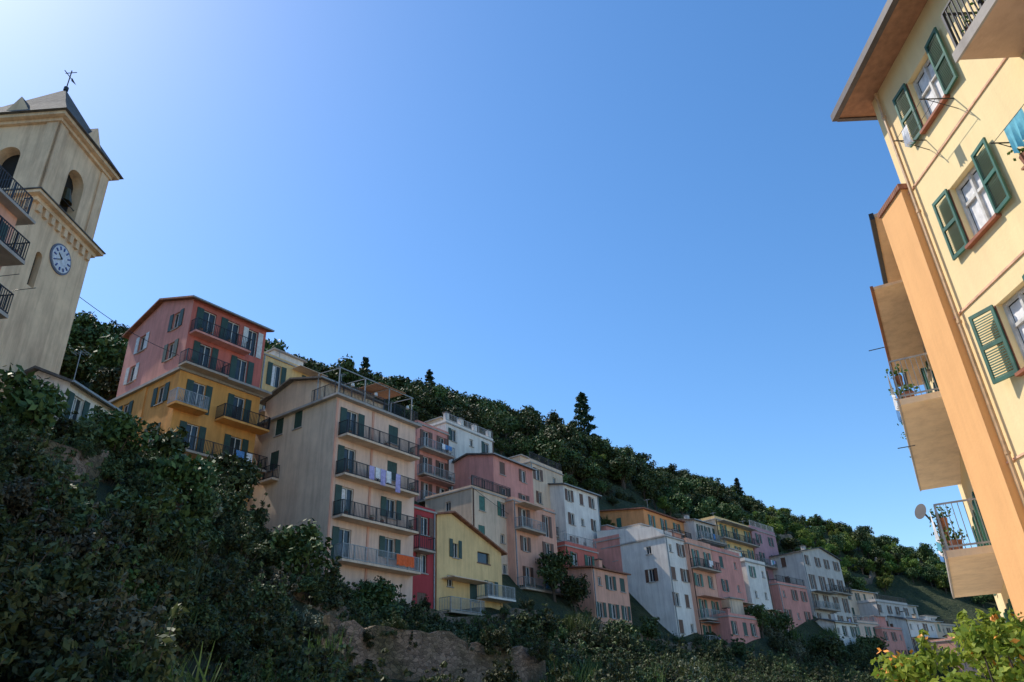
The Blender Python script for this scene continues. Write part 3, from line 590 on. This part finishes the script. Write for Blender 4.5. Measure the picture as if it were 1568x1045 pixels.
def shrub(name,Rr,n,size,lm,nc=14,spray=7):
    mb=MB(); cl=[]
    for k in range(nc):
        a=rng.random()*6.28; q=rng.random()**.5*.75*Rr; z=rng.uniform(.15,.95)*Rr*(1.1-.5*q/Rr); c=(q*math.cos(a),q*math.sin(a),z); cl.append((*c,Rr*rng.uniform(.16,.36)))
        mb.tube((q*.2*math.cos(a),q*.2*math.sin(a),-.4),c,.03,.01,5)
    for k in range(spray):
        a=rng.random()*6.28; q=rng.uniform(.2,.9)*Rr; z=Rr*rng.uniform(1.0,1.45); base_=(q*.6*math.cos(a),q*.6*math.sin(a),Rr*.6); tip=(q*math.cos(a),q*math.sin(a),z); mb.tube(base_,tip,.015,.006,4)
        for j in range(4):
            t=j/3; cl.append((base_[0]+(tip[0]-base_[0])*t,base_[1]+(tip[1]-base_[1])*t,base_[2]+(tip[2]-base_[2])*t,.15*Rr*(1.1-.7*t)))
    return plantmesh(name,mb,leaves(cl,n,size),lm)
def reed(name,n,lm):
    mb=MB(); LV=[]
    for k in range(n):
        x,y=rng.normal(0,.45,2); h=rng.uniform(.8,2.0); a=rng.random()*6.28; bx,by=math.cos(a)*h*.35,math.sin(a)*h*.35; wv=.02+.015*rng.random(); px,py=-math.sin(a)*wv,math.cos(a)*wv
        p0=(x,y,-.1);p1=(x+bx*.35,y+by*.35,h*.6);p2=(x+bx,y+by,h)
        LV+=[(p0[0]-px,p0[1]-py,p0[2]),(p0[0]+px,p0[1]+py,p0[2]),(p1[0]+px,p1[1]+py,p1[2]),(p1[0]-px,p1[1]-py,p1[2])]
        LV+=[(p1[0]-px,p1[1]-py,p1[2]),(p1[0]+px,p1[1]+py,p1[2]),(p2[0]+px*.2,p2[1]+py*.2,p2[2]),(p2[0]-px*.2,p2[1]-py*.2,p2[2])]
    return plantmesh(name,mb,np.array(LV),lm)
def pine(name,Hh,Rr,n,size,lm):
    mb=MB(); mb.tube((0,0,-1),(0,0,Hh*.95),.2,.04,7); cl=[]
    for k in range(38):
        z=Hh*(.28+.72*k/38); rr=Rr*(1.05-.9*k/38)*rng.uniform(.55,1.1); a=k*2.4; e=(rr*math.cos(a),rr*math.sin(a),z-.1*rr+.2)
        mb.tube((0,0,z-.1),e,.05,.015,4)
        for t in (.45,.75,1.0): cl.append((e[0]*t,e[1]*t,z+(e[2]-z)*t,Rr*.17*(1.2-.3*t)))
    return plantmesh(name,mb,leaves(cl,n,size,.6),lm)
hillp=[broadleaf(f"oak_{i}",rng.uniform(2.1,3.0),rng.uniform(3.2,4.6),rng.uniform(.8,1.6),1700,.4,LD,20) for i in range(6)]
hilll=[broadleaf(f"chestnut_{i}",rng.uniform(2,2.8),rng.uniform(3,4.2),1.0,1700,.4,LL) for i in range(3)]
pinep=[pine(f"pine_{i}",rng.uniform(7,9),2.1,3500,.32,LP) for i in range(2)]
shr=[shrub(f"shrub_{i}",rng.uniform(1.3,1.8),4400,rng.uniform(.12,.2),LF,int(rng.integers(9,15)),int(rng.integers(3,11))) for i in range(6)]
sho=[shrub(f"olive_shrub_{i}",1.5,3500,.15,LO) for i in range(2)]
shl=[shrub("shrub_light",1.4,4000,.15,LM),reed("reed_clump",260,LM)]
foot=[]
for H in HOUSES:
    a=math.radians(H.axis); fx=(math.sin(a),math.cos(a)); fy=(-math.cos(a),math.sin(a)); foot.append((H.F,fx,fy,H.w,H.d))
def inhouse(x,y,mg,front=None):
    for F,fx,fy,w_,d_ in foot:
        dx,dy=x-F[0],y-F[1]; u=dx*fx[0]+dy*fx[1]; v=dx*fy[0]+dy*fy[1]
        if -mg<u<w_+mg and -(front if front is not None else mg)<v<d_+mg: return True
    return False
CX=np.array([-110,-97,-65,-38,-23,-13,2,18,36,45,56,79,103,126,165,210.]); CY=np.array([170,165,150,135,140,150,165,180,190,195,205,220,235,250,270,290.])
def inst(me,loc,s,rz,par,tilt=0): 
    o=bpy.data.objects.new(me.name,me); o.location=loc; o.scale=(s*random.uniform(.9,1.1),s*random.uniform(.9,1.1),s*random.uniform(.85,1.15)); o.rotation_euler=(random.uniform(-tilt,tilt),random.uniform(-tilt,tilt),rz); o.parent=par; COL.objects.link(o)
par=empty("hillside_woodland"); pts=[]
for _ in range(6200):
    x=random.uniform(-120,190); y=random.uniform(56,290); d=(x+12.7)*.819-(y-49.6)*.574; t_=(x+12.7)*.574+(y-49.6)*.819
    if d>(-6 if t_<110 else (2 if t_<190 else 24)) or y>np.interp(x,CX,CY)+8 or inhouse(x,y,2.0,5 if t_<110 else 9): continue
    if x<-75 and y<80: continue
    pts.append((x,y))
zz=tz([q[0] for q in pts],[q[1] for q in pts])
for (x,y),z in zip(pts,zz):
    bright=(x>48 and random.random()<.6) or random.random()<.06
    s=random.choice([.6,.8,.9,1.0,1.1,1.2])*(.85 if bright or x<-60 else 1)
    if inhouse(x,y,3.5,9): s=min(s,.6)
    inst(random.choice(hilll if bright else hillp),(x,y,z-.2),s,random.uniform(0,6.28),par)
for i,(x,y,s) in enumerate([(14.6,150,1.95),(16.8,153,1.2),(-30,135,1.1),(-36,134,.9),(-18,143,1.1),(8,165,.9),(60,200,1.0),(-22,139,.9)]):
    e=empty("pine_tree"); z=float(tz(x,y)[0]); o=bpy.data.objects.new("trunk_and_crown",pinep[i%2]); o.location=(x,y,z-.3); o.scale=(s,s,s); o.rotation_euler=(0,0,i); o.parent=e; COL.objects.link(o)
WALLS=[([(-8.5,34),(-6,37),(-2.5,41),(1,44.5)],2.5,2.4),([(-12.5,38),(-9.5,43),(-5,48)],2,1.0),([(-8.5,54.5),(-3.5,61),(1,68)],2,.7),([(5,70),(12,78),(18,85),(26,92)],2,1.2),([(-19.2,26),(-18.2,29),(-18.4,31.5)],2,1.5),([(10,54),(15,60),(19,65)],2,1.2)]
def nearwall(x,y):
    for i,(pl_,_,_) in enumerate(WALLS):
        for (ax,ay),(bx,by) in zip(pl_[:-1],pl_[1:]):
            dx,dy=bx-ax,by-ay; L2=dx*dx+dy*dy; t=((x-ax)*dx+(y-ay)*dy)/L2
            if -.05<t<1.05:
                s_=((x-ax)*dy-(y-ay)*dx)/math.sqrt(L2)
                if -.5<s_<(4.0 if i==0 else 2.4): return True
    return False
par=empty("hillside_shrubs"); pts=[]
for _ in range(2500):
    t_=random.uniform(-45,130); d=random.uniform(.8,31); x=-12.7+t_*.574+d*.819; y=49.6+t_*.819-d*.574
    if y<10.5 or x>9+.9*(max(y-14,0)) and y<40 or inhouse(x,y,.8,1.5): continue
    if t_>60 and random.random()<.25: continue
    if nearwall(x,y) and random.random()<.75: continue
    pts.append((x,y,d,t_))
for _ in range(200):
    x=random.uniform(-21,-10); y=random.uniform(10,46)
    if inhouse(x,y,1.0) or nearwall(x,y): continue
    pts.append((x,y,9,-20))
for _ in range(700):
    x=random.uniform(-30,90); y=random.uniform(55,200); d=(x+12.7)*.819-(y-49.6)*.574
    if d>0 or d<-35 or inhouse(x,y,.6,1.2): continue
    pts.append((x,y,3,200))
zz=tz([q[0] for q in pts],[q[1] for q in pts])
for (x,y,d,t_),z in zip(pts,zz):
    if z<.95: continue
    s=random.uniform(.5,1.25)*(.6 if d<4 else 1)*(1.5 if t_==200 else 1); q=random.random(); inst(random.choice(shl if q<.09 else (sho if q<.17 else shr)),(x,y,z-.35),s,random.uniform(0,6.28),par,.2)
for pl_,h0,h1 in WALLS:
    for (ax,ay),(bx,by) in zip(pl_[:-1],pl_[1:]):
        n_=int(math.hypot(bx-ax,by-ay)/.9)
        for k in range(n_):
            if random.random()<.5:
                x=ax+(bx-ax)*k/n_; y=ay+(by-ay)*k/n_; z=float(tz(x,y)[0])
                inst(random.choice(shr+sho[:1]),(x+random.uniform(-.3,.3),y+random.uniform(-.3,.3),z+h1-random.uniform(.2,1.0)),random.uniform(.3,.6),random.uniform(0,6.28),par,.5)
for (x,y,s) in [(-17.5,44,.9),(-19,33,.7),(-21.5,36,.7),(3,76,1.0),(5,77,.8),(-10,52,.5),(29,98,.8),(33,104,.9),(12,78,.7),(40,106,.9),(-14.5,46.2,.65),(-20,40,.8),(-19.5,27,.8),(-18.5,21,.8),(50,117,1.0),(-12,40,.8),(-9,46,.7),(0,56,.6),(8,66,.7),(-16,34,.8),(-14,28,.7)]:
    e=empty("garden_tree"); z=float(tz(x,y)[0]); o=bpy.data.objects.new("trunk_and_crown",random.choice(hillp)); o.location=(x,y,z-.3); o.scale=(s,s,s); o.rotation_euler=(0,0,x*3); o.parent=e; COL.objects.link(o)
# near right bush
e=empty("flowering_bush"); mb=MB(); cl=[]
for k in range(75):
    x=random.uniform(-1.6,2.8); y=random.uniform(-.9,.9); z=random.uniform(.1,1.05)*(1+.35*x*.5); cl.append((x,y,z,random.uniform(.13,.26))); mb.tube((x*.5,y*.3,-1.2),(x,y,z),.015,.006,4)
for k in range(26):
    x=random.uniform(-1.4,2.6); y=random.uniform(-.7,.7); z0_=.8*(1+.2*x); h=random.uniform(.15,.4); tx=x+random.uniform(-.2,.2); mb.tube((x,y,z0_-.3),(tx,y,z0_+h),.012,.004,4)
    for j in range(5): cl.append((x+(tx-x)*j/4,y,z0_+h*j/4,.1*(1.2-j*.18)))
me=plantmesh("foliage",mb,leaves(cl,15000,.085),leafmat('bush_leaf',(.1,.22,.025),(.3,.42,.06),.45,1,1.01)); o=bpy.data.objects.new("foliage",me); o.parent=e; COL.objects.link(o)
LV=leaves([(c[0],c[1],c[2]+.05,c[3]*1.05) for c in cl[::4]],420,.07); 
me=plantmesh("flowers",MB(),LV,simple('orange_petal',(.8,.28,.03),.6)); ob=bpy.data.objects.new("flowers",me); ob.parent=e; COL.objects.link(ob)
e.location=(5.6,8.6,1.42)
pl=MB(); pl.box(3.6,8.6,7.7,9.6,-.1,.6); pl.obj("stone_planter",stonemat('planter_stone',(.2,.17,.13),(.35,.3,.24),3.0))
# ================================================================ terrace walls
def swall(name,pl_,h0,h1,mat,th=.5):
    m=MB()
    P=[Vector((*q,0)) for q in pl_]; R_=[]
    for a,b in zip(P[:-1],P[1:]):
        n=max(1,int((b-a).length/.6))
        for k in range(n): R_.append(a.lerp(b,k/n))
    R_.append(P[-1]); zs=tz([q.x for q in R_],[q.y for q in R_]); J=[h1+random.uniform(-.18,.15)-.25*abs(math.sin(i*.3)) for i in range(len(R_))]
    for i in range(len(R_)-1):
        a,b=R_[i],R_[i+1]; d=(b-a).normalized(); nn=Vector((-d.y,d.x,0))*th
        za,zb=zs[i],zs[i+1]
        q=[(a.x,a.y,za-h0),(b.x,b.y,zb-h0),(b.x,b.y,zb+J[i+1]),(a.x,a.y,za+J[i])]; q2=[(c[0]+nn.x,c[1]+nn.y,c[2]) for c in q]
        m.quad(*q); m.quad(*q2); m.quad(q[3],q[2],q2[2],q2[3])
        if i==0: m.quad(q[0],q[3],q2[3],q2[0])
    return m.obj(name,mat)
ST=stonemat('dry_stone',(.17,.12,.085),(.36,.26,.19),3.6)
for pl_,h0,h1 in WALLS: swall("dry_stone_wall",pl_,h0,h1,ST)
swall("dry_stone_wall",[(60,160),(80,185),(95,205)],1,1.6,ST); swall("dry_stone_wall",[(55,165),(75,192),(95,215)],1,1.6,ST)
